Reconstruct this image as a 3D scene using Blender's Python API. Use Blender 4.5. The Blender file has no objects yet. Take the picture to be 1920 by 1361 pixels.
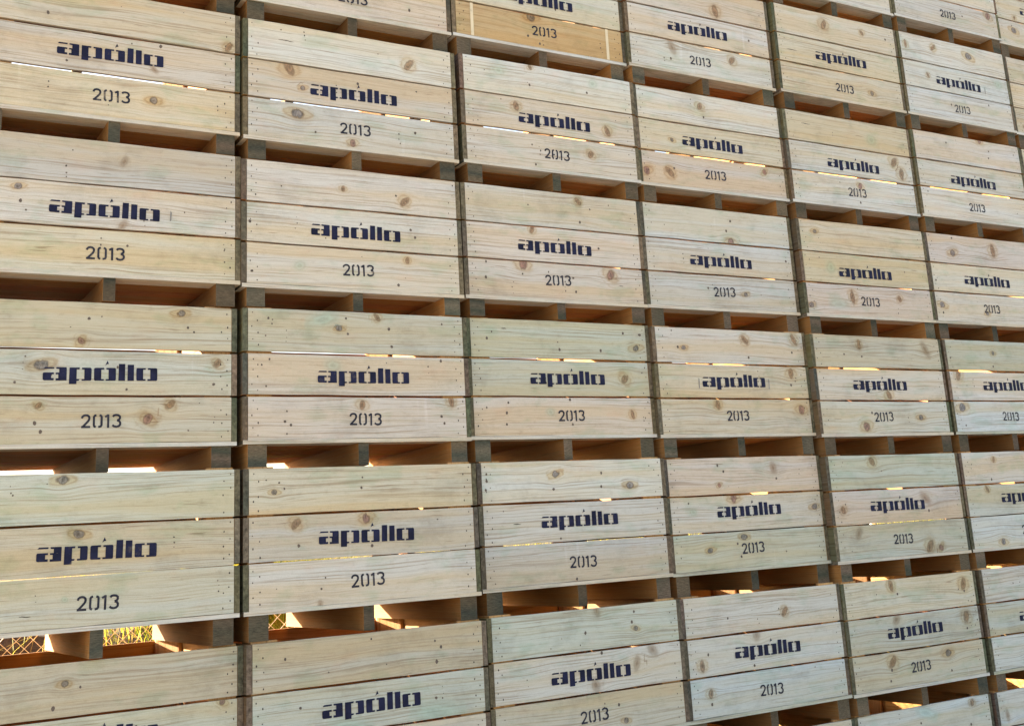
import bpy, math, random
from mathutils import Vector, Matrix
import numpy as np

S = bpy.context.scene
COL = S.collection
R = math.radians

# ------------------------------------------------------------ camera
YAW, PITCH, ROLL = 0.5688, 0.25108, -0.06868
CAM = Vector((-1.69139, -5.58855, -2.06123))
fwd = Vector((math.sin(YAW)*math.cos(PITCH), math.cos(YAW)*math.cos(PITCH), math.sin(PITCH)))
rt0 = Vector((math.cos(YAW), -math.sin(YAW), 0))
up0 = rt0.cross(fwd)
rt = rt0*math.cos(ROLL) + up0*math.sin(ROLL)
up = -rt0*math.sin(ROLL) + up0*math.cos(ROLL)
cd = bpy.data.cameras.new('camera'); cam = bpy.data.objects.new('camera', cd); COL.objects.link(cam)
M4 = Matrix((rt, up, -fwd)).transposed().to_4x4(); M4.translation = CAM
cam.matrix_world = M4
cd.sensor_fit = 'HORIZONTAL'; cd.sensor_width = 36.0
cd.lens = 2265.23/1920*36
cd.shift_x = (960-1070.58)/1920
cd.shift_y = (439.14-680.5)/1920
cd.clip_start = 0.05; cd.clip_end = 3000
S.camera = cam

# ------------------------------------------------------------ light
SUN_AZ, SUN_EL = -43.0, 17.2            # behind the stack, to the left
w = bpy.data.worlds.new('World'); S.world = w; w.use_nodes = True
nt = w.node_tree; bg = nt.nodes['Background']
sky = nt.nodes.new('ShaderNodeTexSky'); sky.sky_type = 'NISHITA'; sky.sun_disc = False
sky.sun_elevation = R(SUN_EL); sky.sun_rotation = R(SUN_AZ)
sky.air_density = 1.0; sky.dust_density = 2.5; sky.ozone_density = 1.0
nt.links.new(sky.outputs[0], bg.inputs[0]); bg.inputs[1].default_value = 0.078
sd = bpy.data.lights.new('sun', 'SUN'); sun = bpy.data.objects.new('sun', sd); COL.objects.link(sun)
sd.energy = 5.0; sd.angle = R(0.5); sd.color = (1.0, 0.95, 0.84)
tos = Vector((math.sin(R(SUN_AZ))*math.cos(R(SUN_EL)), math.cos(R(SUN_AZ))*math.cos(R(SUN_EL)), math.sin(R(SUN_EL))))
sun.rotation_euler = tos.to_track_quat('Z', 'Y').to_euler()
sun.location = tos*30
S.view_settings.view_transform = 'Standard'; S.view_settings.look = 'None'
S.view_settings.gamma = 1.0
S.view_settings.exposure = 3.0
S.view_settings.use_white_balance = True          # the camera's white balance: set for open shade
S.view_settings.white_balance_temperature = 7250
S.view_settings.white_balance_tint = 16
S.cycles.max_bounces = 10; S.cycles.diffuse_bounces = 6; S.cycles.transparent_max_bounces = 16
S.cycles.use_denoising = True

# ------------------------------------------------------------ tables: where each bin stands, its print, its knots
# keys (row, stack); OFF shifts; LOGO / YEAR print's left end and base line; KNOTS x, z, radius, kind
OFF = {(-2,-1):(-0.0012,0.0062,0.0),(-2,0):(-0.0028,-0.0002,0.0),(-2,1):(0.0024,0.0345,0.0),(-2,2):(0.0019,0.0329,0.0),(-2,3):(-0.0091,0.0027,0.0),(-2,4):(0.0061,-0.0046,-0.0024),(-2,5):(-0.0005,-0.0069,0.0062),(-2,6):(-0.0107,0.0248,0.0042),(-2,7):(0.0017,-0.0052,0.0),(-1,-1):(-0.0007,0.0072,0.0),(-1,0):(0.0007,0.0213,0.0),(-1,1):(0.008,0.0418,-0.0053),(-1,2):(0.0031,0.0417,-0.0005),(-1,3):(-0.0079,0.0196,0.0007),(-1,4):(0.0025,-0.002,0.0016),(-1,5):(-0.0045,-0.0086,0.0007),(-1,6):(-0.0083,0.0053,0.0),(-1,7):(0.0009,0.0001,0.0),(0,-1):(-0.0025,0.0056,0.0),(0,0):(0.0032,0.0202,-0.0026),(0,1):(0.001,0.0052,-0.0143),(0,2):(0.0211,0.0158,0.0003),(0,3):(0.0101,0.0287,-0.0009),(0,4):(0.0005,0.0063,-0.004),(0,5):(-0.0016,-0.0033,0.0013),(0,6):(-0.0008,0.009,0.0),(0,7):(-0.0012,-0.0051,0.0),(1,-1):(0.0028,0.004,0.0),(1,0):(0.0033,0.0085,0.0023),(1,1):(-0.0077,-0.001,-0.0084),(1,2):(-0.0008,0.0241,0.0015),(1,3):(-0.0044,0.0377,0.0067),(1,4):(-0.0019,-0.0027,-0.0025),(1,5):(0.0017,0.0121,0.0019),(1,6):(0.0009,0.0008,0.0),(1,7):(0.0001,0.004,0.0),(2,-1):(-0.0024,0.0094,0.0),(2,0):(-0.0103,0.0162,0.0016),(2,1):(-0.001,0.0008,0.0058),(2,2):(0.0042,0.0464,0.0147),(2,3):(-0.0068,0.019,0.007),(2,4):(-0.0178,-0.0237,-0.0061),(2,5):(0.0063,-0.0119,-0.0022),(2,6):(-0.0021,-0.0054,0.0),(2,7):(0.0007,-0.0066,0.0),(3,-1):(-0.0072,-0.0059,0.0),(3,0):(-0.0182,-0.059,0.0035),(3,1):(-0.0143,-0.0553,0.0032),(3,2):(0.0153,0.0174,0.0083),(3,3):(0.0089,0.0336,0.0031),(3,4):(-0.0021,-0.0184,-0.0088),(3,5):(0.009,-0.0088,-0.0081),(3,6):(0.001,-0.0034,0.0),(3,7):(0.0024,0.0012,0.0),(4,-1):(-0.0003,-0.004,0.0),(4,0):(0.0084,-0.024,-0.0026),(4,1):(-0.0026,-0.0665,-0.0017),(4,2):(0.0023,-0.0406,0.0052),(4,3):(0.0031,-0.0192,0.0004),(4,4):(-0.0062,-0.0266,-0.0048),(4,5):(0.0066,-0.0369,-0.0049),(4,6):(-0.0012,0.0065,0.0),(4,7):(-0.0024,0.0042,0.0),(5,-1):(0.0005,-0.0072,0.0),(5,0):(0.0072,-0.006,0.0),(5,1):(-0.0038,-0.0348,0.0),(5,2):(0.0024,-0.0162,0.0),(5,3):(0.001,-0.0172,0.0),(5,4):(-0.0018,-0.0081,0.0),(5,5):(0.0054,-0.0196,0.0),(5,6):(0.0022,0.0057,0.0),(5,7):(0.0026,-0.0024,0.0)}
LOGO = {(0,0):(-0.262,0.298),(0,1):(-0.245,0.277),(1,0):(-0.27,0.284),(1,1):(-0.245,0.281),(2,0):(-0.251,0.29),(2,1):(-0.227,0.288),(3,0):(-0.25,0.286),(3,1):(-0.24,0.289),(4,1):(-0.252,0.294),(0,2):(-0.23,0.279),(1,2):(-0.255,0.287),(2,2):(-0.216,0.294),(3,2):(-0.229,0.299),(4,2):(-0.247,0.291),(-1,3):(-0.267,0.292),(0,3):(-0.247,0.289),(1,3):(-0.25,0.279),(2,3):(-0.257,0.292),(3,3):(-0.24,0.305),(4,3):(-0.247,0.301),(-1,4):(-0.237,0.283),(0,4):(-0.242,0.277),(1,4):(-0.267,0.274),(2,4):(-0.273,0.293),(3,4):(-0.262,0.3),(4,4):(-0.256,0.297),(-1,5):(-0.24,0.281),(0,5):(-0.24,0.275),(1,5):(-0.245,0.291),(2,5):(-0.249,0.297),(3,5):(-0.234,0.305),(4,5):(-0.266,0.298),(-2,6):(-0.268,0.297)}
YEAR = {(0,0):(-0.099,0.092),(0,1):(-0.086,0.087),(1,0):(-0.107,0.08),(1,1):(-0.081,0.084),(2,0):(-0.089,0.085),(2,1):(-0.068,0.084),(3,0):(-0.088,0.081),(3,1):(-0.085,0.085),(-1,2):(-0.069,0.092),(0,2):(-0.073,0.082),(1,2):(-0.092,0.095),(2,2):(-0.053,0.093),(3,2):(-0.071,0.088),(4,2):(-0.086,0.089),(-1,3):(-0.111,0.083),(0,3):(-0.094,0.083),(1,3):(-0.09,0.088),(2,3):(-0.094,0.094),(3,3):(-0.083,0.094),(4,3):(-0.09,0.087),(-1,4):(-0.081,0.074),(0,4):(-0.078,0.087),(1,4):(-0.099,0.089),(2,4):(-0.115,0.09),(3,4):(-0.098,0.093),(4,4):(-0.094,0.089),(-2,5):(-0.083,0.085),(-1,5):(-0.082,0.08),(0,5):(-0.084,0.08),(1,5):(-0.08,0.091),(2,5):(-0.093,0.091)}
KNOTS = {(-2,5):[(0.471,0.187,0.04,'p'),(0.166,0.131,0.014,'s')],(-1,1):[(0.34,0.107,0.011,'s')],(-1,2):[(-0.1,0.081,0.011,'s'),(-0.071,0.204,0.038,'d'),(-0.022,0.044,0.033,'p'),(0.104,0.287,0.017,'b')],(-1,3):[(-0.246,0.178,0.04,'f'),(-0.263,0.096,0.023,'b'),(0.138,0.492,0.04,'b'),(0.401,0.329,0.028,'s'),(0.238,0.164,0.034,'b')],(-1,4):[(-0.127,0.555,0.038,'b'),(0.241,0.56,0.024,'b'),(0.474,0.548,0.02,'s'),(-0.451,0.317,0.091,'k'),(0.267,0.106,0.028,'d')],(-1,5):[(-0.516,0.55,0.025,'b'),(-0.223,0.568,0.026,'b'),(0.162,0.561,0.04,'d'),(-0.322,0.335,0.021,'b'),(0.466,0.376,0.033,'g'),(-0.113,0.134,0.026,'s'),(0.31,0.186,0.023,'s')],(0,0):[(-0.307,0.496,0.017,'b'),(-0.218,0.271,0.015,'b'),(0.178,0.128,0.029,'d'),(0.175,0.289,0.018,'f'),(0.205,0.411,0.02,'f'),(0.534,0.461,0.025,'b')],(0,1):[(-0.312,0.166,0.04,'d'),(-0.37,0.554,0.084,'k'),(-0.356,0.41,0.04,'b'),(-0.285,0.308,0.019,'d'),(-0.22,0.077,0.008,'s'),(-0.019,0.043,0.022,'p'),(0.016,0.375,0.015,'d'),(0.312,0.528,0.033,'b'),(0.353,0.38,0.012,'b'),(0.338,0.142,0.012,'s')],(0,2):[(-0.342,0.577,0.028,'g'),(-0.133,0.628,0.019,'b'),(-0.144,0.517,0.016,'b'),(0.249,0.526,0.013,'s'),(0.296,0.59,0.028,'g'),(-0.152,0.153,0.013,'b'),(-0.134,0.037,0.016,'b'),(0.245,0.14,0.03,'b')],(0,3):[(-0.082,0.565,0.032,'b'),(-0.059,0.495,0.011,'s'),(-0.325,0.312,0.018,'d'),(-0.539,0.092,0.035,'p'),(-0.363,0.099,0.033,'b'),(-0.33,0.128,0.03,'g'),(0.401,0.181,0.025,'p')],(0,4):[(-0.397,0.56,0.081,'k'),(0.205,0.519,0.04,'g'),(0.399,0.377,0.04,'b'),(0.461,0.297,0.04,'b'),(0.041,0.168,0.026,'p'),(0.026,0.049,0.019,'s')],(0,5):[(-0.238,0.581,0.011,'s'),(0.134,0.634,0.027,'p'),(0.221,0.567,0.016,'s'),(0.208,0.512,0.016,'s')],(1,0):[(-0.398,0.393,0.02,'d'),(-0.387,0.326,0.01,'s'),(-0.363,0.286,0.007,'s'),(0.048,0.557,0.022,'f'),(0.047,0.245,0.024,'f'),(0.071,0.154,0.013,'b')],(1,1):[(-0.395,0.521,0.006,'s'),(-0.072,0.538,0.019,'b'),(-0.553,0.326,0.012,'s'),(0.296,0.35,0.016,'d'),(0.32,0.311,0.01,'s'),(0.273,0.185,0.02,'b'),(0.268,0.502,0.029,'b'),(0.219,0.529,0.009,'s'),(-0.304,0.122,0.024,'g'),(-0.543,0.081,0.01,'g'),(0.219,0.052,0.026,'b')],(1,2):[(0.16,0.602,0.024,'b'),(0.237,0.562,0.011,'b'),(0.163,0.479,0.024,'b'),(-0.159,0.412,0.023,'b'),(0.278,0.331,0.016,'d'),(-0.175,0.553,0.006,'s'),(-0.46,0.207,0.014,'b'),(-0.229,0.206,0.035,'p'),(-0.465,0.12,0.011,'s'),(0.091,0.147,0.018,'b'),(0.104,0.068,0.016,'b'),(0.346,0.179,0.038,'p'),(0.415,0.119,0.034,'k'),(-0.236,0.152,0.007,'s')],(1,3):[(0.085,0.445,0.035,'p'),(0.094,0.578,0.014,'s'),(0.054,0.512,0.032,'b'),(-0.131,0.14,0.012,'s'),(0.522,0.348,0.023,'s'),(0.159,0.115,0.021,'d')],(1,4):[(-0.441,0.567,0.024,'d'),(-0.172,0.144,0.036,'b'),(0.264,0.152,0.026,'b'),(-0.333,0.332,0.04,'g'),(-0.543,0.075,0.024,'d')],(1,5):[(-0.313,0.622,0.019,'s'),(-0.325,0.513,0.037,'d'),(0.111,0.558,0.04,'b'),(-0.539,0.303,0.024,'s'),(-0.505,0.131,0.032,'d'),(-0.507,0.075,0.028,'p'),(-0.049,0.088,0.021,'d')],(2,0):[(-0.069,0.57,0.015,'d'),(-0.099,0.468,0.02,'p'),(0.333,0.61,0.025,'d'),(0.365,0.544,0.013,'d'),(0.393,0.524,0.007,'s'),(-0.259,0.36,0.035,'d'),(0.502,0.38,0.026,'b'),(0.485,0.283,0.025,'b'),(0.098,0.255,0.012,'b'),(-0.361,0.282,0.007,'s'),(-0.264,0.182,0.02,'b'),(-0.276,0.107,0.017,'b'),(-0.251,0.07,0.017,'b'),(0.291,0.188,0.024,'b'),(0.193,0.124,0.029,'p')],(2,1):[(-0.115,0.56,0.022,'d'),(-0.076,0.611,0.008,'s'),(-0.068,0.533,0.009,'s'),(-0.469,0.597,0.008,'s'),(-0.483,0.512,0.011,'b'),(-0.465,0.399,0.007,'s'),(-0.482,0.27,0.011,'b'),(-0.503,0.371,0.006,'s'),(-0.147,0.375,0.028,'g'),(-0.381,0.152,0.011,'b'),(-0.391,0.104,0.009,'s'),(-0.362,0.087,0.009,'s'),(-0.382,0.046,0.011,'b'),(0.001,0.183,0.029,'b'),(0.152,0.565,0.013,'s'),(0.165,0.475,0.013,'s'),(0.449,0.601,0.007,'s'),(0.09,0.623,0.021,'b'),(0.435,0.408,0.016,'b'),(0.487,0.204,0.025,'b'),(0.428,0.125,0.009,'s'),(0.443,0.09,0.013,'d')],(2,2):[(-0.471,0.537,0.011,'s'),(-0.441,0.573,0.007,'s'),(-0.022,0.486,0.015,'s'),(-0.031,0.527,0.006,'s'),(0.25,0.487,0.011,'s'),(0.411,0.591,0.012,'s'),(0.494,0.507,0.03,'d'),(0.529,0.586,0.014,'s'),(-0.366,0.594,0.024,'k'),(0.402,0.328,0.035,'b'),(-0.36,0.193,0.014,'b'),(-0.372,0.139,0.014,'p'),(-0.376,0.079,0.014,'b'),(-0.491,0.167,0.006,'s'),(-0.101,0.143,0.022,'g'),(0.027,0.21,0.018,'b'),(0.437,0.129,0.019,'b'),(0.035,0.076,0.015,'b')],(2,3):[(-0.413,0.527,0.014,'s'),(-0.37,0.524,0.019,'d'),(0.1,0.583,0.028,'b'),(0.117,0.475,0.028,'p'),(0.498,0.595,0.03,'b'),(0.47,0.514,0.029,'d'),(0.442,0.384,0.036,'b'),(0.432,0.311,0.026,'b'),(-0.153,0.189,0.027,'b'),(0.497,0.16,0.036,'p')],(2,4):[(-0.179,0.584,0.025,'b'),(-0.166,0.508,0.021,'s'),(-0.32,0.52,0.01,'s'),(0.434,0.568,0.04,'f'),(0.036,0.263,0.036,'b'),(-0.193,0.063,0.04,'p'),(-0.134,0.149,0.04,'g'),(0.307,0.117,0.026,'d')],(2,5):[(-0.537,0.519,0.02,'s'),(-0.093,0.56,0.021,'d'),(-0.112,0.466,0.025,'p'),(-0.481,0.412,0.039,'b'),(-0.492,0.179,0.039,'d'),(-0.479,0.06,0.04,'b')],(3,0):[(-0.159,0.616,0.028,'d'),(-0.085,0.392,0.025,'d'),(-0.284,0.078,0.044,'k'),(-0.134,0.131,0.012,'g')],(3,1):[(-0.426,0.577,0.011,'d'),(-0.45,0.536,0.017,'d'),(-0.402,0.549,0.006,'s'),(-0.017,0.59,0.01,'b'),(-0.023,0.542,0.008,'s'),(-0.349,0.387,0.03,'b'),(-0.336,0.29,0.026,'b'),(-0.002,0.398,0.028,'p'),(-0.237,0.023,0.019,'f'),(-0.211,0.14,0.006,'s'),(-0.231,0.092,0.008,'s'),(0.023,0.27,0.02,'b')],(3,2):[(-0.125,0.574,0.027,'d'),(-0.143,0.497,0.034,'p'),(0.165,0.573,0.009,'s'),(0.159,0.501,0.01,'s'),(0.349,0.502,0.029,'d'),(-0.54,0.585,0.008,'s'),(-0.54,0.55,0.01,'s'),(-0.547,0.506,0.008,'s'),(-0.374,0.328,0.046,'k'),(-0.116,0.242,0.014,'b'),(-0.033,0.031,0.015,'b')],(3,3):[(-0.168,0.565,0.017,'s'),(-0.207,0.488,0.017,'p'),(-0.208,0.6,0.029,'f'),(0.215,0.578,0.037,'f'),(0.23,0.514,0.015,'s'),(-0.314,0.127,0.022,'d'),(-0.44,0.393,0.014,'b'),(-0.411,0.343,0.019,'g'),(0.509,0.338,0.025,'d'),(-0.107,0.414,0.035,'p'),(-0.056,0.189,0.026,'d'),(-0.112,0.154,0.014,'s'),(-0.092,0.081,0.017,'d')],(3,4):[(-0.199,0.603,0.034,'b'),(-0.127,0.543,0.01,'b'),(0.239,0.359,0.04,'f'),(0.252,0.284,0.032,'f'),(-0.492,0.316,0.029,'b'),(-0.47,0.35,0.013,'b')],(3,5):[(-0.254,0.591,0.02,'b'),(-0.304,0.461,0.024,'b'),(-0.28,0.051,0.031,'d')],(4,0):[(-0.143,0.563,0.021,'d'),(-0.082,0.545,0.01,'p'),(-0.184,0.474,0.025,'p'),(0.549,0.567,0.01,'p'),(0.547,0.539,0.009,'p'),(0.503,0.419,0.02,'p')],(4,1):[(-0.42,0.566,0.008,'s'),(-0.352,0.354,0.009,'s'),(0.344,0.545,0.014,'d'),(0.314,0.575,0.01,'d'),(0.32,0.481,0.018,'b'),(0.31,0.32,0.018,'b')],(4,2):[(-0.026,0.524,0.013,'s'),(0.289,0.519,0.018,'d'),(0.267,0.553,0.011,'g'),(0.285,0.604,0.015,'b'),(0.051,0.629,0.027,'f'),(0.014,0.266,0.04,'f'),(0.064,0.424,0.04,'f'),(0.278,0.344,0.03,'f'),(0.385,0.402,0.038,'f'),(0.149,0.156,0.011,'s'),(0.188,0.075,0.019,'d')],(4,3):[(-0.479,0.286,0.029,'b'),(-0.432,0.342,0.016,'b'),(-0.436,0.14,0.027,'b'),(0.148,0.52,0.027,'b'),(-0.271,0.518,0.008,'s'),(-0.078,0.417,0.04,'f'),(-0.115,0.253,0.039,'f'),(-0.434,0.085,0.021,'b')],(4,4):[(-0.179,0.603,0.03,'b'),(-0.132,0.553,0.022,'d'),(0.468,0.568,0.04,'b'),(0.468,0.526,0.025,'b'),(-0.165,0.406,0.04,'f'),(0.453,0.371,0.04,'b'),(0.447,0.3,0.029,'b'),(-0.244,0.165,0.036,'b'),(-0.26,0.122,0.016,'s'),(-0.279,0.062,0.016,'s'),(0.244,0.172,0.031,'d'),(0.253,0.067,0.031,'f')],(5,4):[(0.413,0.61,0.028,'b'),(-0.056,0.549,0.027,'d'),(0.377,0.488,0.032,'b')]}

# front boards of each bin, top to bottom: c cream, w whitish, y yellow, p pinkish, g greenish, n grey, t tan, o olive, b blue-white
BOARDS = {(-2,3):'cww',(-2,4):'www',(-2,5):'cwn',(-2,6):'wcc',(-1,0):'ccc',(-1,1):'ccp',(-1,2):'cwt',(-1,3):'pww',
(-1,4):'cyy',(-1,5):'wbb',(-1,6):'yyo',(0,0):'ypy',(0,1):'wpn',(0,2):'wcc',(0,3):'wyp',(0,4):'yww',(0,5):'wcw',(0,6):'ycy',
(1,0):'ncy',(1,1):'ccc',(1,2):'cpp',(1,3):'bwn',(1,4):'yyp',(1,5):'pww',(2,0):'ogo',(2,1):'gcp',(2,2):'ggp',(2,3):'cyy',
(2,4):'opc',(2,5):'gwb',(3,0):'gog',(3,1):'ync',(3,2):'wcn',(3,3):'pcg',(3,4):'gpg',(3,5):'cgb',(4,0):'ogg',(4,1):'ogc',
(4,2):'gco',(4,3):'cbb',(4,4):'ygo',(4,5):'cgw',(5,3):'cbw',(5,4):'bbw',(5,5):'bgw'}
LOOK = {(-2,3):'cut off by the frame above its deck',(-2,4):'only lowest board in view',(-2,5):'date beside a pinkish knot scar',
(-2,6):'cut by the top right corner',(-1,0):'only runner ends in view at top',(-1,1):'pinkish lowest board, half a date',
(-1,2):'orange-tan bottom board with two pale stripes',(-1,3):'brown knots below and right of logo',(-1,4):'yellowish with a dark crack beside logo',
(-1,5):'whitish with dark specks before the date',(-1,6):'tan boards cut by right frame edge',(0,0):'grey oval knot right of its date',
(0,1):'big eye-shaped knot left of its date',(0,2):'smudged double-struck zero in its date',(0,3):'yellow band across its top board',
(0,4):'dark dash on its top board',(0,5):'pale with a faded blue logo',(0,6):'tan strip at the right frame edge',
(1,0):'pale chalky streaks right of its date',(1,1):'two bluish knots right of its logo',(1,2):'rough reddish scar right of date',
(1,3):'blue-white with a black knot beside date',(1,4):'green blotch left of its logo',(1,5):'pinkish top board and blurred knots',
(2,0):'olive with a purple knot beside date',(2,1):'round knot over logo and brown dots',(2,2):'green-tinted top, ringed knot beside logo',
(2,3):'yellow-brown logo board with ghost outline',(2,4):'pink knot low at left of date',(2,5):'whitish green, knots at its left end',
(3,0):'large knot at its top edge',(3,1):'ringed knots left of its logo',(3,2):'two blue-grey knots on top board',
(3,3):'round dark knot left of date',(3,4):'smooth olive boards, pinkish logo board',(3,5):'cut at right, pale bright boards',
(4,0):'only top board above bottom left corner',(4,1):'turquoise stain under its logo',(4,2):'slanted brown smudges round its logo',
(4,3):'single brown knot on pink top board',(4,4):'knots at right end of every board',(4,5):'bluish, cut by right edge, letter a',
(5,3):'sliver at the bottom frame edge',(5,4):'blue-white top board with ringed knot',(5,5):'pale top corner at bottom right'}

# ------------------------------------------------------------ helpers
ORD = ['first','second','third','fourth','fifth','sixth','seventh','eighth','ninth']
def tag(o, label=None, cat=None, group=None, kind=None):
    if label: o['label'] = label
    if cat: o['category'] = cat
    if group: o['group'] = group
    if kind: o['kind'] = kind
    return o

class MB:
    """collects faces of one mesh; per-vertex wood coordinates, tint and knot data"""
    def __init__(s): s.v=[]; s.f=[]; s.m=[]; s.w=[]; s.t=[]; s.k=[]; s.kc=[]; s.ks=[]
    def add(s, vs, fs, mi=0, ws=None, tint=(1,1,1), kd=None):
        b=len(s.v); n=len(vs); s.v+=[tuple(p) for p in vs]
        s.w += [tuple(q) for q in (ws if ws is not None else vs)]
        s.t += [tuple(tint)+(1.0,)]*n
        if kd is None: s.k += [(9,9,0)]*n; s.kc += [(0,0,0,0)]*n; s.ks += [0]*n
        else: s.k += kd[0]; s.kc += kd[1]; s.ks += kd[2]
        for f in fs: s.f.append([b+i for i in f]); s.m.append(mi)
    def box(s, x0,x1,y0,y1,z0,z1, axis='x', seed=None, mi=0, mend=None, tint=(1,1,1), rng=random, skip=()):
        vs=[(x,y,z) for x in (x0,x1) for y in (y0,y1) for z in (z0,z1)]
        sd=rng.uniform(0,40) if seed is None else seed
        if axis=='x': ws=[(x+sd*13.7,z+sd*7.3,y+sd*3.1) for x,y,z in vs]
        elif axis=='y': ws=[(y+sd*13.7,x+sd*7.3,z+sd*3.1) for x,y,z in vs]
        else: ws=[(z+sd*13.7,x+sd*7.3,y+sd*3.1) for x,y,z in vs]
        F={'x0':(0,1,3,2),'x1':(4,6,7,5),'y0':(0,4,5,1),'y1':(2,3,7,6),'z0':(0,2,6,4),'z1':(1,5,7,3)}
        fs=[F[k] for k in F if k not in skip]; ks=[k for k in F if k not in skip]
        b=len(s.f); s.add(vs,fs,mi,ws,tint)
        if mend is not None:
            for i,k in enumerate(ks):
                if k[0]==axis: s.m[b+i]=mend
    def mesh(s, name, mats, smooth=False):
        me=bpy.data.meshes.new(name); me.from_pydata(s.v,[],s.f)
        for m in mats: me.materials.append(m)
        me.polygons.foreach_set('material_index', s.m)
        for nm,ty,da,key in (('wuv','FLOAT_VECTOR',s.w,'vector'),('tint','FLOAT_COLOR',s.t,'color'),
                             ('knot','FLOAT_VECTOR',s.k,'vector'),('kcol','FLOAT_COLOR',s.kc,'color'),('ksoft','FLOAT',s.ks,'value')):
            a=me.attributes.new(nm,ty,'POINT'); a.data.foreach_set(key, np.array(da,dtype=np.float32).ravel())
        me.update(); return me
def link(name, me, parent=None, loc=None):
    o=bpy.data.objects.new(name, me); COL.objects.link(o)
    if parent is not None: o.parent=parent
    if loc is not None: o.location=loc
    return o

# ------------------------------------------------------------ materials
def newmat(name, rough=0.8, spec=0.25):
    m=bpy.data.materials.new(name); m.use_nodes=True; n=m.node_tree; b=n.nodes['Principled BSDF']
    b.inputs['Roughness'].default_value=rough; b.inputs['Specular IOR Level'].default_value=spec
    return m,n,b
class NB:
    def __init__(s,nt): s.nt=nt
    def n(s,t,**k):
        x=s.nt.nodes.new('ShaderNode'+t)
        for a,b in k.items(): setattr(x,a,b)
        return x
    def l(s,a,b): s.nt.links.new(a,b)
    def val(s,sock,v):
        if isinstance(v,bpy.types.NodeSocket): s.l(v,sock)
        else: sock.default_value=v
    def math(s,op,a,b=0.0,c=None,clamp=False):
        x=s.n('Math',operation=op,use_clamp=clamp); s.val(x.inputs[0],a); s.val(x.inputs[1],b)
        if c is not None: s.val(x.inputs[2],c)
        return x.outputs[0]
    def vmath(s,op,a,b=(0,0,0)):
        x=s.n('VectorMath',operation=op); s.val(x.inputs[0],a); s.val(x.inputs[1],b); return x
    def noise(s,vec,scale=1,detail=2,rough=.5,dist=0):
        x=s.n('TexNoise'); s.l(vec,x.inputs['Vector']); x.inputs['Scale'].default_value=scale
        x.inputs['Detail'].default_value=detail; x.inputs['Roughness'].default_value=rough; x.inputs['Distortion'].default_value=dist
        return x.outputs[0]
    def ramp(s,f,lo,hi,a=0.0,b=1.0,smooth=True):
        x=s.n('MapRange',interpolation_type='SMOOTHSTEP' if smooth else 'LINEAR'); s.val(x.inputs[0],f)
        s.val(x.inputs[1],lo); s.val(x.inputs[2],hi); s.val(x.inputs[3],a); s.val(x.inputs[4],b); return x.outputs[0]
    def mix(s,f,a,b,bt='MIX'):
        x=s.n('Mix',data_type='RGBA',blend_type=bt); s.val(x.inputs[0],f)
        for i,v in ((6,a),(7,b)):
            if isinstance(v,bpy.types.NodeSocket): s.l(v,x.inputs[i])
            else: x.inputs[i].default_value=tuple(v)+(1,) if len(v)==3 else v
        return x.outputs[2]
    def attr(s,name,out='Vector'):
        x=s.n('Attribute',attribute_name=name); return x.outputs[out]

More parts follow.
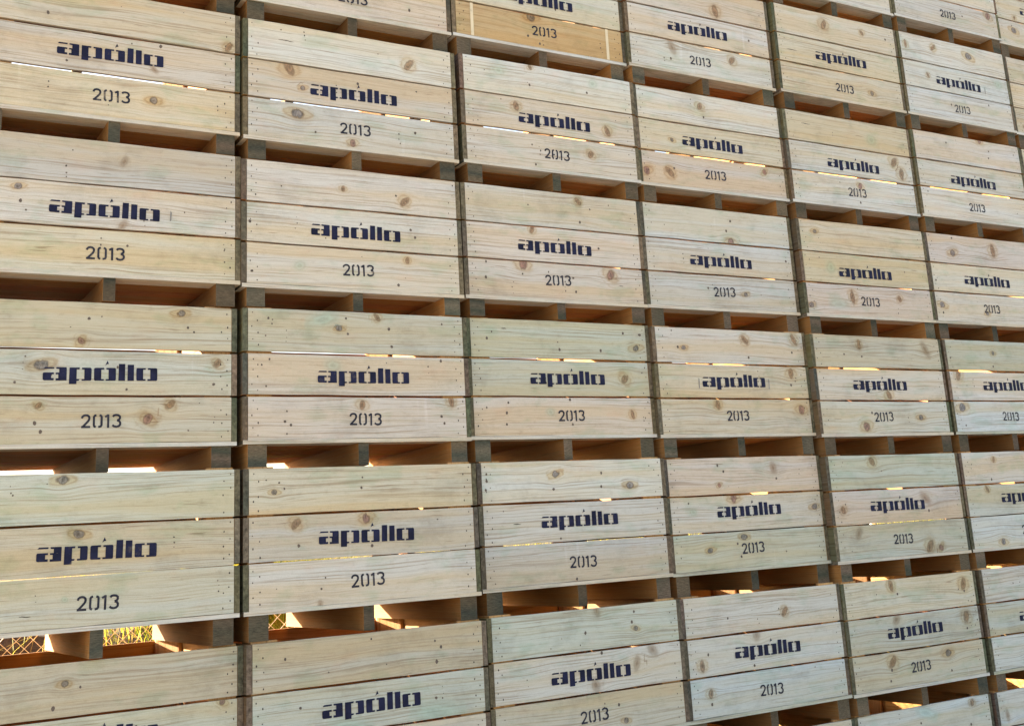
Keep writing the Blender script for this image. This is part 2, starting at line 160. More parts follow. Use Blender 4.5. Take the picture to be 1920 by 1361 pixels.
def make_wood(name, base=None, rand=0.0):
    """treated pine: growth bands along the board, sapwood edges, green salt stains, knots from the mesh's knot data"""
    m,nt,b=newmat(name); q=NB(nt)
    w=q.attr('wuv'); tint=q.attr('tint','Color')
    def sc(v): return q.vmath('MULTIPLY',w,v).outputs[0]
    warp=q.noise(sc((1.3,5,5)),1,2); 
    wv=q.n('CombineXYZ'); q.l(q.math('MULTIPLY',q.math('SUBTRACT',warp,.5),.06),wv.inputs[1])
    ww=q.vmath('ADD',w,wv.outputs[0]).outputs[0]
    def s2(v): return q.vmath('MULTIPLY',ww,v).outputs[0]
    band=q.noise(s2((.4,11,13)),1,2,.5)
    lines=q.noise(s2((1.6,120,90)),1,3,.6)
    fine=q.noise(s2((9,420,300)),1,2,.6)
    blot=q.noise(sc((5,9,9)),1,3,.6)
    mott=q.noise(sc((22,40,40)),1,3,.65)
    streak=q.noise(s2((6,160,120)),1,1,.5)
    col=tint
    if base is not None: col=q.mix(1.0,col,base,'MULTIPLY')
    # sapwood: paler and cooler, heartwood: warmer
    col=q.mix(q.ramp(band,.48,.62,0,.8),col,q.mix(1.0,col,(.99,1.07,1.20),'MULTIPLY'))
    col=q.mix(q.ramp(band,.49,.36,0,.85),col,q.mix(1.0,col,(1.0,.915,.79),'MULTIPLY'))
    col=q.mix(q.ramp(blot,.52,.70,0,.75),col,q.mix(1.0,col,(.80,.90,.85),'MULTIPLY'))
    col=q.mix(q.ramp(blot,.42,.26,0,.40),col,q.mix(1.0,col,(1.03,.88,.84),'MULTIPLY'))
    # growth rings, dark late-wood lines
    lm=q.ramp(band,.35,.62,.35,1.0)
    col=q.mix(q.math('MULTIPLY',q.ramp(lines,.48,.66,0,.80),lm),col,q.mix(1.0,col,(.64,.54,.45),'MULTIPLY'))
    col=q.mix(q.ramp(fine,.42,.70,0,.5),col,q.mix(1.0,col,(.80,.75,.68),'MULTIPLY'))
    col=q.mix(q.ramp(mott,.55,.75,0,.45),col,q.mix(1.0,col,(.78,.74,.70),'MULTIPLY'))
    col=q.mix(q.ramp(streak,.70,.78,0,.7),col,q.mix(1.0,col,(.50,.40,.32),'MULTIPLY'))
    dirt=q.noise(sc((3.2,4,4)),1,5,.72); grit=q.noise(sc((240,300,300)),1,2,.6)
    col=q.mix(q.ramp(dirt,.50,.70,0,.75),col,q.mix(1.0,col,(.80,.80,.80),'MULTIPLY'))
    col=q.mix(q.ramp(grit,.35,.7,0,.30),col,q.mix(1.0,col,(.72,.70,.68),'MULTIPLY'))
    # pale rubbed streaks running across the grain
    rub=q.noise(sc((26,1.2,1)),1,1,.5); rb=q.noise(sc((2.1,3,3)),1,1,.5)
    col=q.mix(q.math('MULTIPLY',q.ramp(rub,.66,.74,0,.5),q.ramp(rb,.55,.65)),col,q.mix(1.0,col,(1.15,1.18,1.28),'MULTIPLY'))
    # knots
    kv=q.attr('knot'); kc=q.n('Attribute',attribute_name='kcol'); ks=q.attr('ksoft','Fac')
    sx=q.n('SeparateXYZ'); q.l(kv,sx.inputs[0])
    kn=q.noise(sc((38,38,38)),1,3,.6)
    d=q.math('SQRT',q.math('ADD',q.math('POWER',q.math('ABSOLUTE',sx.outputs[0]),2),q.math('POWER',q.math('ABSOLUTE',sx.outputs[1]),2)))
    d=q.math('ADD',d,q.math('MULTIPLY',q.math('SUBTRACT',kn,.5),q.math('SUBTRACT',1.6,q.math('MULTIPLY',ks,1.1))))
    core=q.math('MULTIPLY',q.ramp(d,q.math('ADD',1.02,q.math('MULTIPLY',ks,.9)),q.math('SUBTRACT',.80,q.math('MULTIPLY',ks,.9))),sx.outputs[2])
    rim=q.math('MULTIPLY',q.math('MULTIPLY',q.ramp(d,1.2,1.0),q.ramp(d,.7,.95)),q.math('MULTIPLY',q.ramp(kn,.35,.6,.25,1.0),q.math('SUBTRACT',1,ks,clamp=True)))
    d2=q.math('SQRT',q.math('ADD',q.math('POWER',q.math('ABSOLUTE',q.math('MULTIPLY',sx.outputs[0],.5)),2),q.math('POWER',q.math('ABSOLUTE',sx.outputs[1]),2)))
    d2=q.math('ADD',d2,q.math('MULTIPLY',q.math('SUBTRACT',lines,.5),1.6))
    halo=q.math('MULTIPLY',q.math('MULTIPLY',q.ramp(d2,1.9,.7,0,.75),q.math('SUBTRACT',1,ks)),sx.outputs[2])
    col=q.mix(halo,col,q.mix(1.0,col,(.88,.74,.54),'MULTIPLY'))
    fl=q.math('MULTIPLY',q.math('MULTIPLY',q.ramp(q.math('SINE',q.math('MULTIPLY',d2,7.5)),.1,1),q.ramp(d2,3.2,1.1)),q.math('MULTIPLY',sx.outputs[2],q.math('SUBTRACT',1,ks,clamp=True)))
    col=q.mix(q.math('MULTIPLY',fl,.55),col,q.mix(1.0,col,(.74,.62,.50),'MULTIPLY'))
    kf=q.mix(1.0,kc.outputs['Color'],q.mix(1.0,tint,base,'MULTIPLY') if base is not None else tint,'MULTIPLY')
    rings=q.math('MULTIPLY',q.math('ADD',q.math('SINE',q.math('MULTIPLY',d,9)),1),.25)
    kcol=q.mix(rings,kf,q.mix(1.0,kf,(.55,.5,.48),'MULTIPLY'))
    kk=q.noise(sc((95,150,120)),1,2,.7)
    sh=q.math('SUBTRACT',1,q.math('MULTIPLY',ks,.9))
    kcol=q.mix(q.math('MULTIPLY',q.ramp(kk,.42,.62,0,.8),sh),kcol,q.mix(1.0,kcol,(2.0,1.9,1.75),'MULTIPLY'))
    kcol=q.mix(q.math('MULTIPLY',q.ramp(kk,.45,.30,0,.8),sh),kcol,q.mix(1.0,kcol,(.45,.42,.40),'MULTIPLY'))
    col=q.mix(q.math('MULTIPLY',core,kc.outputs['Alpha'],clamp=True),col,kcol)
    col=q.mix(q.math('MULTIPLY',q.math('MULTIPLY',rim,sx.outputs[2]),q.math('MULTIPLY',kc.outputs['Alpha'],.75)),col,q.mix(1.0,col,(.40,.29,.22),'MULTIPLY'))
    if rand:
        oi=q.n('ObjectInfo'); r=oi.outputs['Random']
        col=q.mix(1.0,col,q.mix(r,(1-rand,1-rand,1-rand*.9),(1+rand,1+rand*.9,1+rand*.6)),'MULTIPLY')
    q.l(col,b.inputs['Base Color'])
    bp=q.n('Bump'); bp.inputs['Strength'].default_value=.25; bp.inputs['Distance'].default_value=.002
    q.l(q.math('ADD',q.math('MULTIPLY',lines,.6),q.math('MULTIPLY',fine,.4)),bp.inputs['Height']); q.l(bp.outputs[0],b.inputs['Normal'])
    q.l(q.ramp(lines,.3,.7,.72,.88),b.inputs['Roughness'])
    return m
wood_front=make_wood('treated_pine_boards')
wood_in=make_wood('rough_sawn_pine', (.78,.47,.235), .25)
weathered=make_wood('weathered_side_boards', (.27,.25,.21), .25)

def make_end(name):
    """end grain: growth rings round a pith, colour differs from piece to piece"""
    m,nt,b=newmat(name,.9,.1); q=NB(nt)
    w=q.attr('wuv'); tint=q.attr('tint','Color'); kv=q.attr('knot')
    oi=q.n('ObjectInfo'); tc=q.n('TexCoord')
    col=q.n('ValToRGB'); e=col.color_ramp.elements
    cs=[(0,(.16,.13,.075)),(.17,(.20,.15,.085)),(.34,(.13,.125,.085)),(.5,(.23,.165,.11)),(.64,(.10,.125,.10)),(.78,(.19,.17,.12)),(.9,(.085,.105,.095)),(1,(.17,.14,.08))]
    e[0].position=0; e[0].color=cs[0][1]+(1,); e[1].position=1; e[1].color=cs[-1][1]+(1,)
    for p,c in cs[1:-1]:
        x=e.new(p); x.color=c+(1,)
    n0=q.noise(w,.37,0)
    q.l(q.math('FRACT',q.math('ADD',q.math('MULTIPLY',oi.outputs['Random'],5.3),q.math('MULTIPLY',n0,2.5))),col.inputs[0])
    c=q.mix(1.0,col.outputs[0],tint,'MULTIPLY')
    # rings about a pith just off the piece
    pv=q.n('CombineXYZ'); q.val(pv.inputs[0],q.math('MULTIPLY_ADD',oi.outputs['Random'],.06,-.03)); pv.inputs[1].default_value=0
    q.val(pv.inputs[2],q.math('MULTIPLY_ADD',q.math('FRACT',q.math('MULTIPLY',oi.outputs['Random'],7.7)),.08,-.09))
    fl=q.vmath('MULTIPLY',q.vmath('SUBTRACT',tc.outputs['Object'],pv.outputs[0]).outputs[0],(1,0,1)).outputs[0]
    ln=q.n('VectorMath',operation='LENGTH'); q.l(fl,ln.inputs[0])
    ring=q.math('SINE',q.math('MULTIPLY',ln.outputs['Value'],900))
    c=q.mix(q.ramp(ring,-.2,1,0,.30),c,q.mix(1.0,c,(.55,.5,.45),'MULTIPLY'))
    mo=q.noise(q.vmath('MULTIPLY',w,(45,45,45)).outputs[0],1,3,.7)
    c=q.mix(q.ramp(mo,.45,.70,0,.9),c,q.mix(1.0,c,(1.7,1.75,1.75),'MULTIPLY'))
    c=q.mix(q.ramp(mo,.48,.25,0,.9),c,q.mix(1.0,c,(.35,.36,.35),'MULTIPLY'))
    hs=q.n('HueSaturation'); hs.inputs['Saturation'].default_value=.72; q.l(q.mix(1.0,c,(1.45,1.40,1.36),'MULTIPLY'),hs.inputs['Color'])
    q.l(hs.outputs[0],b.inputs['Base Color']); return m
end_grain=make_end('weathered_end_grain')

def make_paint(name, ca, cb, thin):
    m,nt,b=newmat(name,.7,.2); q=NB(nt)
    tc=q.n('TexCoord'); oi=q.n('ObjectInfo')
    off=q.n('CombineXYZ'); q.l(q.math('MULTIPLY',oi.outputs['Random'],50),off.inputs[0])
    P=q.vmath('ADD',tc.outputs['Object'],off.outputs[0]).outputs[0]
    n1=q.noise(q.vmath('MULTIPLY',P,(14,14,14)).outputs[0],1,3,.6)
    n2=q.noise(q.vmath('MULTIPLY',P,(25,60,260)).outputs[0],1,3,.65)
    q.l(q.mix(q.ramp(n1,.35,.65),ca,cb),b.inputs['Base Color'])
    a=q.math('MULTIPLY',q.ramp(n2,.78,.66,.35,1),q.ramp(q.math('ADD',n1,q.math('MULTIPLY',oi.outputs['Random'],.16)),.88,.66,thin,1))
    q.l(a,b.inputs['Alpha']); return m
paint_logo=make_paint('navy_stencil_paint',(.006,.0065,.022),(.013,.014,.044),.65)
paint_year=make_paint('black_stencil_ink',(.016,.016,.026),(.045,.040,.050),.35)
smudge_mat=make_paint('faint_ink_smudge',(.16,.14,.13),(.30,.27,.24),.0)
SMUDGE={(2,3):((-.283,.315,.034),(.253,.315,.034)),(1,0):((.262,.31,.026),),(-1,5):((.292,.30,.03),)}
for _k,_v in {(4,1):[(.32,.252,.048,'q'),(-.12,.245,.035,'q'),(-.4,.24,.03,'q')],(2,1):[(-.2,.60,.03,'q')],(5,4):[(.0,.60,.03,'q')],(1,4):[(-.3,.09,.03,'q')]}.items(): KNOTS[_k]=_v+KNOTS.get(_k,[])
pale_mark=make_paint('pale_strap_mark',(.72,.58,.38),(.66,.54,.36),.6)
def plain(name,c,rough=.7,metal=0):
    m,nt,b=newmat(name,rough); q=NB(nt); tc=q.n('TexCoord')
    n=q.noise(q.vmath('MULTIPLY',tc.outputs['Object'],(9,9,9)).outputs[0],1,3,.6)
    q.l(q.mix(q.ramp(n,.3,.7),tuple(x*.75 for x in c),tuple(x*1.2 for x in c)),b.inputs['Base Color']); b.inputs['Metallic'].default_value=metal; return m
nail_mat=plain('rusty_nail_head',(.055,.038,.03))
crack_mat=plain('dark_crack',(.075,.055,.045))
dot_mat=plain('brown_pin_knot',(.12,.085,.065))
galv=plain('galvanised_wire',(.55,.53,.50),.5,.3)

# ------------------------------------------------------------ one bin's measures
PW=0.568; D=1.105; ZB=(0.0195,0.2205,0.2308,0.4262,0.4362,0.6430)   # half panel width, depth, board edges
SRGB={'c':(216,204,180),'w':(220,214,197),'y':(214,192,148),'p':(217,193,167),'g':(184,188,158),'n':(190,186,170),
      't':(204,165,110),'o':(186,172,130),'b':(205,212,203)}
def lin(c): return tuple(((x/255+.055)/1.055)**2.4 if x>10 else x/3294 for x in c)
_m=lin((211,197,179))
TINT={k:tuple(.90*(m+(v-m)*(.45 if k!='t' else .8)) for v,m in zip(lin(c),_m)) for k,c in SRGB.items()}
KCOL={'d':((.26,.26,.31),.88),'b':((.38,.27,.20),.9),'p':((.36,.23,.23),.88),'f':((.45,.34,.26),.8),'g':((.62,.82,.76),.65),'q':((.66,.98,1.02),.6)}
def poly_disc(mb, x, y, z, rx, rz, mi, rng, n=7, ang=0):
    vs=[(x+math.cos(t+ang)*rx*rng.uniform(.8,1.15), y, z+math.sin(t+ang)*rz*rng.uniform(.8,1.15)) for t in [2*math.pi*i/n for i in range(n)]]
    mb.add(vs,[tuple(range(n))[::1]],mi)
SURF={}
def front_wall(key, rng):
    mb=MB(); codes=BOARDS.get(key) or ''.join(rng.choice('cwypgco') for _ in range(3))
    knots=[(k[0],k[1],k[2]*({'k':1,'s':1,'g':1,'q':1,'b':.58,'f':.62}.get(k[3],.66)),k[3]) for k in KNOTS.get(key,[])]
    r_,c_=key
    for bi in range(3):
        z0,z1=ZB[(2-bi)*2],ZB[(2-bi)*2+1]
        # visible extra random knots where the photo list is thin
        jz0=rng.uniform(-.0010,.0012); jz1=rng.uniform(-.0012,.0010)
        if bi==1 and r_==2: z1-=.0012
        if bi==0 and r_==2: z0+=.0012
        if bi==1 and r_==3: z0-=.0062 if c_<1 else .0040
        if bi==1 and r_==0: z0+=.0014
        if bi==2 and r_==0: z1-=.0014
        if bi==1 and r_==2: jz1-=.001
        sd=rng.uniform(0,40); ph=[rng.uniform(0,6.28) for _ in range(4)]
        base=TINT[codes[bi]]; g=rng.uniform(.95,1.05); base=tuple(v*g*rng.uniform(.985,1.015) for v in base)
        ks=[];dots=[]
        for k in knots:
            if not (z0-.01<k[1]<z1+.01): continue
            if k[3] in 'sk' or k[2]<.011 or (k[3]!='q' and any(abs(k[0]-j[0])<.05+.5*k[2] for j in ks)): dots.append(k)
            else: ks.append(k)
        if key not in KNOTS or len(ks)+len(dots)<1:
            for _ in range(rng.choice((1,2,3))):
                k=(rng.uniform(-.5,.5),rng.uniform(z0+.02,z1-.02),rng.uniform(.010,.024),rng.choice('bbdpsf'))
                if k[3]=='s': k=(k[0],k[1],.007,'s'); dots.append(k)
                elif all(abs(k[0]-j[0])>.09 for j in ks): ks.append(k)
        ang=[(rng.uniform(-.9,.9) if k[3] in 'bpf' else rng.uniform(-.3,.3)) for k in ks]
        asp=[3.0 if k[3]=='q' else (rng.uniform(1.3,2.2) if k[3] in 'bf' else rng.uniform(1.0,1.45)) for k in ks]
        N,Mz=88,14; bow=rng.uniform(-.0020,.0016); tw=rng.uniform(-.0015,.0015); yo=rng.uniform(-.0018,.0022); SURF[(key,bi)]=yo+min(0,bow)-.0016
        vs=[];ws=[];K=[];KC=[];KS=[]
        for i in range(N+1):
            x=-PW+.0008+(2*PW-.0016)*i/N; tx=i/N-.5
            e0=z0+jz0+.0009*math.sin(x*5+ph[0])+.0006*math.sin(x*17+ph[1]); e1=z1+jz1+.0009*math.sin(x*4.3+ph[2])+.0006*math.sin(x*15+ph[3])
            for j in range(Mz+1):
                t=j/Mz; z=e0+(e1-e0)*t
                y=yo+bow*(1-4*tx*tx)+tw*tx*(t-.5)
                if j in (0,Mz): y+=.0012
                vs.append((x,y,z)); v=z
                best=None
                for q,k in enumerate(ks):
                    dx=x-k[0]; dz=z-k[1]; r=k[2]
                    if k[3] not in 'gq':
                        s=2.6*r; ex=(dx/(s*1.5))**2+(dz/s)**2
                        if ex<6: v+= -dz*.8*math.exp(-ex)
                    ca,sa=math.cos(ang[q]),math.sin(ang[q])
                    # kinds with a tilt run down the board's width
                    a=(dx*ca+dz*sa); bb=(-dx*sa+dz*ca)
                    lx,lz=(a/r,bb/(r*asp[q])) if k[3] in 'bpf' else (a/(r*asp[q]),bb/r)
                    dd=math.hypot(lx,lz)
                    if best is None or dd<best[0]: best=(dd,lx,lz,k,math.hypot(dx,dz))
                ws.append((x+sd*13.7,v+sd*7.3,sd*3.1))
                if best and best[4]<max(3.2*best[3][2],.04):
                    kk=best[3]; c,al=KCOL[kk[3]]
                    K.append((best[1],best[2],1.0)); KC.append(c+(al,)); KS.append({'f':.85,'g':.95,'q':.98,'b':.22,'p':.1}.get(kk[3],0.))
                elif best: K.append((best[1],best[2],0.0)); kk=best[3]; c,al=KCOL[kk[3]]; KC.append(c+(al,)); KS.append({'f':.85,'g':.95,'q':.98,'b':.22,'p':.1}.get(kk[3],0.))
                else: K.append((9,9,0)); KC.append((0,0,0,0)); KS.append(0.)
        fs=[(i*(Mz+1)+j,(i+1)*(Mz+1)+j,(i+1)*(Mz+1)+j+1,i*(Mz+1)+j+1) for i in range(N) for j in range(Mz)]
        mb.add(vs,fs,0,ws,base,(K,KC,KS))
        # rest of the board: top, bottom, back, ends, stitched along the front edge
        bot=[i*(Mz+1) for i in range(N+1)]; top=[i*(Mz+1)+Mz for i in range(N+1)]; B=.0190
        step=8; idx=list(range(0,N+1,step))
        rv=[];rw=[]
        for i in range(N+1):
            for a in (bot[i],top[i]):
                for yy in (None,B):
                    p=vs[a]; rv.append(p if yy is None else (p[0],yy,p[2])); rw.append((ws[a][0],ws[a][1],ws[a][2]+(0 if yy is None else yy)))
        rf=[]
        for i in range(N):
            a,b_=4*i,4*(i+1)
            rf+=[(a,a+1,b_+1,b_),(a+2,b_+2,b_+3,a+3),(a+1,a+3,b_+3,b_+1)]
        rf+=[(0,2,3,1),(4*N,4*N+1,4*N+3,4*N+2)]
        mb.add(rv,rf,0,rw,base)
        ysurf=lambda x: yo+bow*(1-4*(x/1.136)**2)
        for k in dots:
            x,z=k[0],min(max(k[1],z0+.008),z1-.008); y=ysurf(x)-.0009
            if k[3]=='k':
                n=9; L=max(k[2],.03); up_=[];dn=[]; yy=0
                for i in range(n):
                    xx=x-L*.5+L*i/(n-1); yy+=rng.uniform(-.0016,.0010); h=.0022*math.sin(math.pi*(i+.4)/(n-.2))+.0004
                    up_.append((xx,y,z+yy+h)); dn.append((xx,y,z+yy-h*rng.uniform(.4,1)))
                mb.add(dn+up_[::-1],[tuple(range(2*n))],3)
            else:
                rr=min(k[2],.0105)*.72; poly_disc(mb,x,y,z,rr,rr*rng.uniform(.9,1.4),4,rng,9,rng.uniform(0,6))
        for _ in range(rng.choice((0,1,2,3))):      # pin knots and specks in loose rows
            x=rng.uniform(-.52,.52); z=rng.uniform(z0+.02,z1-.02)
            for _ in range(rng.choice((1,1,2,3))):
                rr=rng.uniform(.0020,.0046); poly_disc(mb,x+rng.uniform(-.006,.006),ysurf(x)-.0009,z,rr,rr*rng.uniform(.8,1.5),4 if rng.random()<.7 else 3,rng,7)
                z+=rng.uniform(.018,.035)
                if z>z1-.01: break
        # nails
        for sgn in (-1,1):
            for i in range(6):
                xx=sgn*(PW-(.021 if i%2 else .047)+rng.uniform(-.005,.005)); zz=z0+(z1-z0)*(.11+.155*i)+rng.uniform(-.008,.008)
                if rng.random()<.12: continue
                rr=rng.uniform(.0028,.0040); poly_disc(mb,xx,ysurf(xx)-.0009,zz,rr*rng.uniform(.8,1),rr*rng.uniform(1,1.5),2,rng,6)
    return mb.mesh('front_wall',[wood_front,end_grain,nail_mat,crack_mat,dot_mat])

# ------------------------------------------------------------ stencilled lettering
GL=[[(180,195),(303,195),(303,218),(158,218)],
[(330,195),(463,195),(472,198),(475,208),(475,390),(325,390),(325,358),(360,358),(360,300),(325,300),(325,275),(372,275),(372,222),(330,218)],
[(166,272),(300,272),(300,300),(265,300),(265,355),(300,355),(300,388),(172,388),(158,382),(150,368),(150,290),(155,278)],
[(512,198),(655,198),(650,225),(612,225),(612,368),(650,370),(645,393),(612,395),(610,442),(508,442)],
[(685,200),(798,200),(812,205),(818,220),(818,376),(812,388),(800,393),(680,393),(680,370),(718,370),(718,226),(685,226)],
[(875,200),(995,200),(995,226),(955,226),(955,368),(992,368),(992,393),(872,393),(858,388),(853,374),(853,220),(859,206)],
[(1025,201),(1143,201),(1157,207),(1162,222),(1162,374),(1157,388),(1145,393),(1018,393),(1018,369),(1058,369),(1058,227),(1025,227)],
[(1040,92),(1062,143),(1034,146),(1008,168)],
[(1203,140),(1295,140),(1293,393),(1197,393)],
[(1330,152),(1421,152),(1421,393),(1328,393)],
[(1472,201),(1592,201),(1592,226),(1555,226),(1555,367),(1590,367),(1590,392),(1472,392),(1460,387),(1455,374),(1455,220),(1460,206)],
[(1622,201),(1743,201),(1757,207),(1762,222),(1762,376),(1757,388),(1746,394),(1617,394),(1617,368),(1658,368),(1658,227),(1622,227)]]
def strokes(pts,wd):
    out=[]; n=len(pts); P=[Vector(p) for p in pts]; L=[];Rr=[]
    for i in range(n):
        if i==0: d=P[1]-P[0]
        elif i==n-1: d=P[-1]-P[-2]
        else: d=(P[i+1]-P[i]).normalized()+(P[i]-P[i-1]).normalized()
        d.normalize(); nn=Vector((-d.y,d.x)); k=1.0
        if 0<i<n-1:
            k=1/max(.5,abs(nn.dot(Vector((-(P[i]-P[i-1]).normalized().y,(P[i]-P[i-1]).normalized().x)))))
        L.append(P[i]+nn*wd/2*k); Rr.append(P[i]-nn*wd/2*k)
    for i in range(n-1): out.append([tuple(L[i]),tuple(L[i+1]),tuple(Rr[i+1]),tuple(Rr[i])])
    return out
YG=[[(684,910),(692,885),(710,870),(735,864),(762,868),(782,884),(788,905),(784,930),(770,955),(694,1038)],[(676,1037),(803,1037)],
[(886,864),(862,872),(852,890),(852,1012),(860,1030),(880,1040)],[(928,864),(950,872),(960,890),(960,1012),(948,1032),(914,1040)],
[(1008,892),(1050,866),(1056,862)],[(1053,853),(1053,1053)],
[(1118,888),(1135,869),(1165,863),(1198,868),(1219,886),(1221,912),(1208,932),(1180,945)],[(1180,945),(1210,955),(1226,980),(1224,1008),(1205,1030),(1172,1038),(1138,1032),(1113,1012)]]
def letter_mesh(name, polys, mat):
    mb=MB()
    for i,p in enumerate(polys):
        # painted film 0.5 mm thick, overlaps kept apart in depth
        y=-.00005*(i%7)
        mb.add([(x,y,z) for x,z in p],[tuple(range(len(p)))],0)
    me=mb.mesh(name,[mat])
    me.validate(); return me
U=.4815/1612
LOGO[(4,0)]=(-.250,.307)
logo_me=letter_mesh('brand_lettering',[[((x-150)*U,(393-y)*U) for x,y in p] for p in GL],paint_logo)
def ypoly(extra=None):
    V=.1685/570; ps=[]
    for g in YG: ps+=strokes(g,31)
    if extra: ps+=strokes([(845,955),(905,955)],24)
    return [[((x-672)*V,(1053-y)*V) for x,y in p] for p in ps]
year_me=letter_mesh('year_lettering',ypoly(),paint_year)
year2_me=letter_mesh('year_lettering',ypoly(True),paint_year)

# ------------------------------------------------------------ shared meshes for the parts behind the front wall
INC=tuple(x*.95 for x in TINT['y'])
def side_mesh(rng,out):
    mb=MB()
    for i in range(3):
        mb.box(-.0122,.0122,.0015,D-.001,ZB[2*i],ZB[2*i+1]-.0005,'y',None,0,1,tuple(v*rng.uniform(.8,1.05) for v in INC),rng)
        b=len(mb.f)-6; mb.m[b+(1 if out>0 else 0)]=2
    return mb.mesh('side_wall',[wood_in,end_grain,weathered])
def back_mesh(rng,top):
    mb=MB()
    for i in range(3):
        z1=ZB[2*i+1]+rng.uniform(-.002,0)
        if i==2: z1=top
        mb.box(-PW+.001,PW-.001,D-.0225,D-.001,ZB[2*i],z1,'x',None,0,None,tuple(v*rng.uniform(.85,1.05) for v in INC),rng)
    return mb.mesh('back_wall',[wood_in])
def deck_mesh(rng,code):
    mb=MB(); y=-.003; n=9; wd=(D+.003-.006*(n-1))/n
    for i in range(n):
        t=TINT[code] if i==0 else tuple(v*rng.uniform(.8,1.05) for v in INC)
        mb.box(-.5925,.5925,y,y+wd,0,.0182,'x',None,0 if i else 2,1,t,rng); y+=wd+.006
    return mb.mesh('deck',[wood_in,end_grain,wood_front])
def runner_mesh(rng,wd):
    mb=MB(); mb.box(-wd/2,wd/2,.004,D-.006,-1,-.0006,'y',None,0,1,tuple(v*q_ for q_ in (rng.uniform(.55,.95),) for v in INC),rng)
    for i,v in enumerate(mb.w): mb.w[i]=(v[0],v[1],v[2]+ (0.1 if mb.v[i][2]>-.5 else 0))
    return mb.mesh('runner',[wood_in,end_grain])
def post_mesh(rng,sx,sy,lx,ly):
    # triangular corner post, apex in the corner (0,0), legs along -sx*x and sy*y
    mb=MB(); z0,z1=.0190,.6520
    P=[(0,0),(-sx*lx,0),(-sx*lx,sy*.018),(-sx*.018,sy*ly),(0,sy*ly)]
    n=len(P); vs=[(x,y,z) for z in (z0,z1) for x,y in P]; sd=rng.uniform(0,40)
    # the top edge is rounded off at the outer end
    fs=[tuple(range(n)),tuple(range(n,2*n))]+[(i,(i+1)%n,(i+1)%n+n,i+n) for i in range(n)]
    mb.add(vs,fs,0,[(z+sd*13.7,x+sd*7.3,y+sd*3.1) for x,y,z in vs],tuple(v*1.1 for v in TINT['c']))
    me=mb.mesh('corner_post',[wood_in])
    import bmesh
    b=bmesh.new(); b.from_mesh(me); bmesh.ops.recalc_face_normals(b,faces=b.faces); b.to_mesh(me); b.free(); return me
prng=random.Random(5)
SIDES={sg:[side_mesh(prng,sg) for _ in range(6)] for sg in (-1,1)}
BACKS={t:[back_mesh(prng,t) for _ in range(3)] for t in (.643,.622)}
DECKS={c:[deck_mesh(prng,c) for _ in range(3)] for c in 'cwg'}
RO=[runner_mesh(prng,.09) for _ in range(8)]; RM=[runner_mesh(prng,.053) for _ in range(6)]
POSTS={(sx,sy):post_mesh(prng,sx,sy,.12 if sy>0 else .10,.13 if sy>0 else .15) for sx in (-1,1) for sy in (-1,1)}
H=.75813
GROUP='wooden fruit bins stacked in a wall'
TOPROW={0:-1,1:-1,2:-1,3:-2,4:-2,5:-2,6:-2}
for c in range(-1,8):
    for r in range(-2,6):
        key=(r,c); rng=random.Random(1000+r*37+c*101)
        dx,dy,dz=OFF[key]
        e=bpy.data.objects.new('fruit_bin',None); COL.objects.link(e); e.empty_display_size=.2
        below=OFF.get((r+1,c),(0,0,0))[2]
        e.location=(c*1.2-.6+dx,dy,-r*H+dz)
        if key in LOOK:
            lab='wooden bin, %s; %s stack from left, %s down'%(LOOK[key],ORD[c],ORD[r-TOPROW[c]])
        else: lab='wooden bin outside the picture, %s'%('beside the stack ends' if c<0 or c>6 else 'above or below the stacks in view')
        tag(e,lab,'bin',GROUP)
        rh=(H+dz-below)-.6520
        if r==5: rh=.106
        fw=link('front_wall',front_wall(key,rng),e)
        lx,lz=LOGO.get(key,(-.248+rng.uniform(-.015,.015),.290+rng.uniform(-.004,.004)))
        lg=link('brand_lettering',logo_me,fw,(lx,SURF[(key,1)],lz)); lg.rotation_euler=(0,rng.uniform(-.012,.012),0)
        yx,yz=YEAR.get(key,(-.087+rng.uniform(-.014,.014),.087+rng.uniform(-.004,.004)))
        yr=link('year_lettering',year2_me if key==(0,2) else year_me,fw,(yx,SURF[(key,2)],yz)); yr.rotation_euler=(0,rng.uniform(-.03,.03),0)
        for sxx,szz,hh in SMUDGE.get(key,()):
            mb=MB(); mb.add([(-.004,0,-hh),(.003,0,-hh*.8),(.005,0,hh*.7),(-.002,0,hh)],[(0,1,2,3)],0); link('ink_smudge',mb.mesh('ink_smudge',[smudge_mat]),fw,(sxx,SURF[(key,1)],szz))
        if key==(-1,2):
            for sxx in (-.467,.461):
                mb=MB(); mb.add([(-.010,0,.021),(.009,0,.021),(.010,0,.222),(-.009,0,.222)],[(0,1,2,3)],0); link('strap_mark',mb.mesh('strap_mark',[pale_mark]),fw,(sxx,SURF[(key,2)],0))
        link('back_wall',rng.choice(BACKS[.622 if r in (2,) else .643]),e)
        for sg in (-1,1): link('side_wall',rng.choice(SIDES[sg]),e,(sg*(PW+.0015+.0122),0,0))
        link('deck',rng.choice(DECKS[rng.choice('ccw') if r<2 else rng.choice('ccg')]),e)
        for x,ms in ((-PW+.045,RO),(rng.uniform(-.006,.006),RM),(PW-.045,RO)):
            o=link('runner',rng.choice(ms),e,(x,rng.uniform(-.001,.003),0)); o.scale=(1,1,rh)
        for sx in (-1,1):
            for sy in (1,-1):
                link('corner_post',POSTS[(sx,sy)],e,(sx*(PW-.0005),.0222 if sy>0 else D-.0230,0))
GZ=-5*H-.106-.004

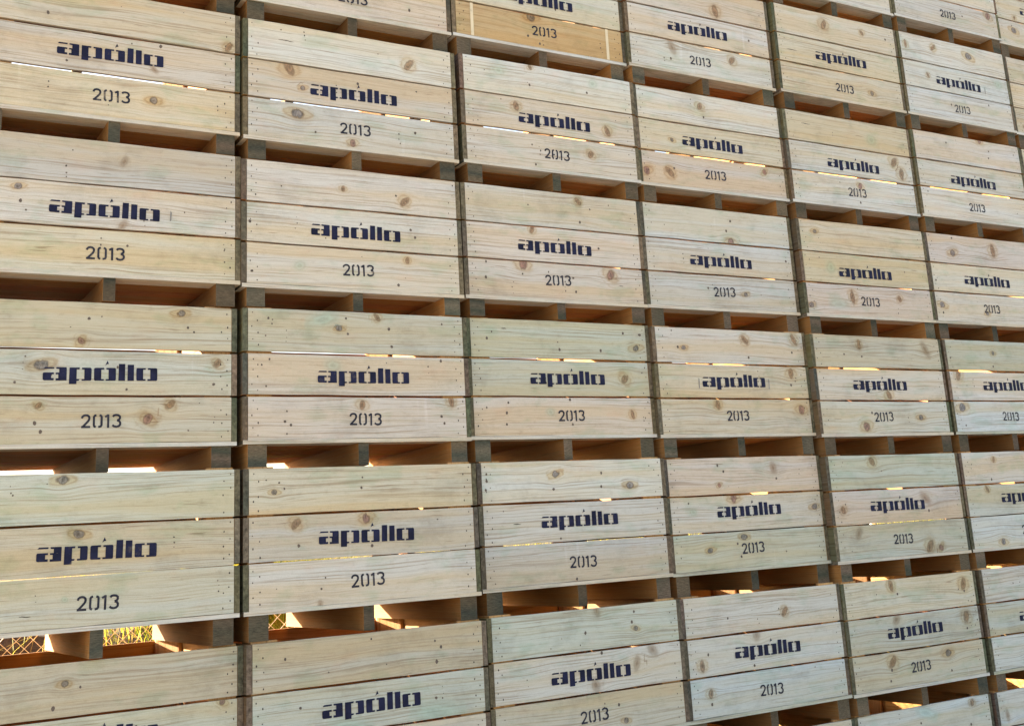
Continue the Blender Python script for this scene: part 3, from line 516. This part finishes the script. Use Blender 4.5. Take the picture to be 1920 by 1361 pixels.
# ------------------------------------------------------------ ground, bank, grass and fence behind the stack
def ground_mat(name,a,b,sc=6):
    m,nt,bs=newmat(name,.95,.1); q=NB(nt); tc=q.n('TexCoord')
    n1=q.noise(tc.outputs['Object'],sc,6,.7); n2=q.noise(tc.outputs['Object'],.25,3,.6)
    c=q.mix(q.ramp(n1,.3,.7),a,b); c=q.mix(q.ramp(n2,.3,.7,0,.5),c,q.mix(1.0,c,(.7,.68,.62),'MULTIPLY'))
    q.l(c,bs.inputs['Base Color']); bp=q.n('Bump'); bp.inputs['Distance'].default_value=.02; q.l(n1,bp.inputs['Height']); q.l(bp.outputs[0],bs.inputs['Normal']); return m
gm=ground_mat('gravel_yard',(.24,.22,.18),(.42,.39,.33),14)
mb=MB(); mb.add([(-900,-900,GZ),(900,-900,GZ),(900,900,GZ),(-900,900,GZ)],[(0,1,2,3)])
g=link('ground',mb.mesh('ground',[gm])); tag(g,kind='structure')
def bank_z(x,y):
    t=(y-2.75)/1.5; s=max(0,min(1,t)); s=s*s*(3-2*s); back=max(0,min(1,(y-6)/4))
    h=1.62*s*(1-back*back*(3-2*back))+.05*math.sin(x*1.7+y)+.04*math.sin(x*4.1-y*2)
    return GZ-.12+max(0,h+.0)
xs=np.arange(-12,30.01,.25); ys=np.arange(2.5,10.6,.25); vs=[(x,y,bank_z(x,y)) for x in xs for y in ys]; n=len(ys)
mb=MB(); mb.add(vs,[(i*n+j,(i+1)*n+j,(i+1)*n+j+1,i*n+j+1) for i in range(len(xs)-1) for j in range(n-1)])
bk=link('earth_bank',mb.mesh('earth_bank',[ground_mat('dark_soil',(.030,.022,.016),(.085,.060,.040),9)])); tag(bk,kind='structure')
# grass
def grass_mat():
    m,nt,b=newmat('long_grass',.6,.2); q=NB(nt)
    t=q.attr('tint','Color'); q.l(t,b.inputs['Base Color'])
    tr=q.n('BsdfTranslucent'); q.l(q.mix(1.0,t,(1.6,1.5,.6),'MULTIPLY'),tr.inputs[0]); mx=q.n('MixShader'); mx.inputs[0].default_value=.5
    q.l(b.outputs[0],mx.inputs[1]); q.l(tr.outputs[0],mx.inputs[2]); q.l(mx.outputs[0],nt.nodes['Material Output'].inputs[0]); return m
gr=random.Random(11); mb=MB()
def blade(x,y,z,h,wd,lean,az,t):
    ca,sa=math.cos(az),math.sin(az); pa=gr.uniform(0,3.14); px,py=math.cos(pa)*wd,math.sin(pa)*wd
    vs=[];k=4
    for i in range(k+1):
        s=i/k; o=lean*h*s*s; zz=z+h*(s-.25*lean*s*s); f=1-s*.92
        vs+=[(x+ca*o-px*f,y+sa*o-py*f,zz),(x+ca*o+px*f,y+sa*o+py*f,zz)]
    mb.add(vs,[(2*i,2*i+1,2*i+3,2*i+2) for i in range(k)],0,None,t)
for _ in range(26000):
    x=gr.uniform(-4,17) if _%2 else gr.uniform(-.1,2.0); y=gr.uniform(2.6,5.6)
    dense=.5+.5*math.sin(x*2.1+.8)+.4*math.sin(x*5.3)
    # bare dark earth left of the clump seen through the left stack
    lim=.12+.22*(y-2.1)
    if x<lim+.05 and gr.random()<.93: continue
    if x>lim+1.6 and gr.random()>.25+.3*dense: continue
    col=gr.choice(((.17,.20,.03),(.24,.24,.04),(.30,.25,.07),(.09,.13,.02),(.36,.31,.14)))
    blade(x,y,bank_z(x,y)-.02,gr.uniform(.35,.85),gr.uniform(.003,.007),gr.uniform(.2,1.1),gr.uniform(0,6.28),col)
go=link('grass',mb.mesh('grass',[grass_mat()])); tag(go,'long yellow-green sunlit grass on the bank behind the wire fence','grass',kind='stuff')
mb=MB()
for _ in range(420):
    x=gr.uniform(-4,.6); y=gr.uniform(2.7,4.4)
    blade(x,y,bank_z(x,y)-.02,gr.uniform(.2,.6),gr.uniform(.002,.004),gr.uniform(.4,1.6),gr.uniform(0,6.28),gr.choice(((.28,.20,.11),(.18,.12,.07),(.38,.29,.17))))
dg=link('dry_stalks',mb.mesh('dry_stalks',[grass_mat()])); tag(dg,'dry brown stalks on the dark earth bank at left','dry stalks',kind='stuff')
# chain link fence
fe=bpy.data.objects.new('chain_link_fence',None); COL.objects.link(fe); fe.location=(0,2.1,GZ)
tag(fe,'chain link fence seen through the gap below the leftmost fourth bin','fence')
def tube(mb,a,b,r,n=5):
    a=Vector(a);b=Vector(b);d=(b-a).normalized();u=d.orthogonal().normalized();v=d.cross(u)
    vs=[tuple(p+(u*math.cos(t)+v*math.sin(t))*r) for p in (a,b) for t in [2*math.pi*i/n for i in range(n)]]
    mb.add(vs,[(i,(i+1)%n,(i+1)%n+n,i+n) for i in range(n)]+[tuple(range(n))[::-1],tuple(range(n,2*n))])
mb=MB(); FH=1.78; x=-6.0
while x<18:
    for sgn,yy in ((1,0),(-1,.005)):
        tube(mb,(x,yy,.03),(x+sgn*FH,yy,.03+FH),.0021,4)
    x+=.088
link('wire_mesh',mb.mesh('wire_mesh',[galv]),fe)
mb=MB(); tube(mb,(-6,.02,1.80),(18,.02,1.80),.017,8); link('top_rail',mb.mesh('top_rail',[galv]),fe)
mb=MB(); tube(mb,(0,.03,-.1),(0,.03,1.86),.024,10); pm=mb.mesh('post',[galv])
for x in (-5.9,-2.9,3.1,6.1,9.1,12.1,15.1): link('post',pm,fe,(x,0,0))
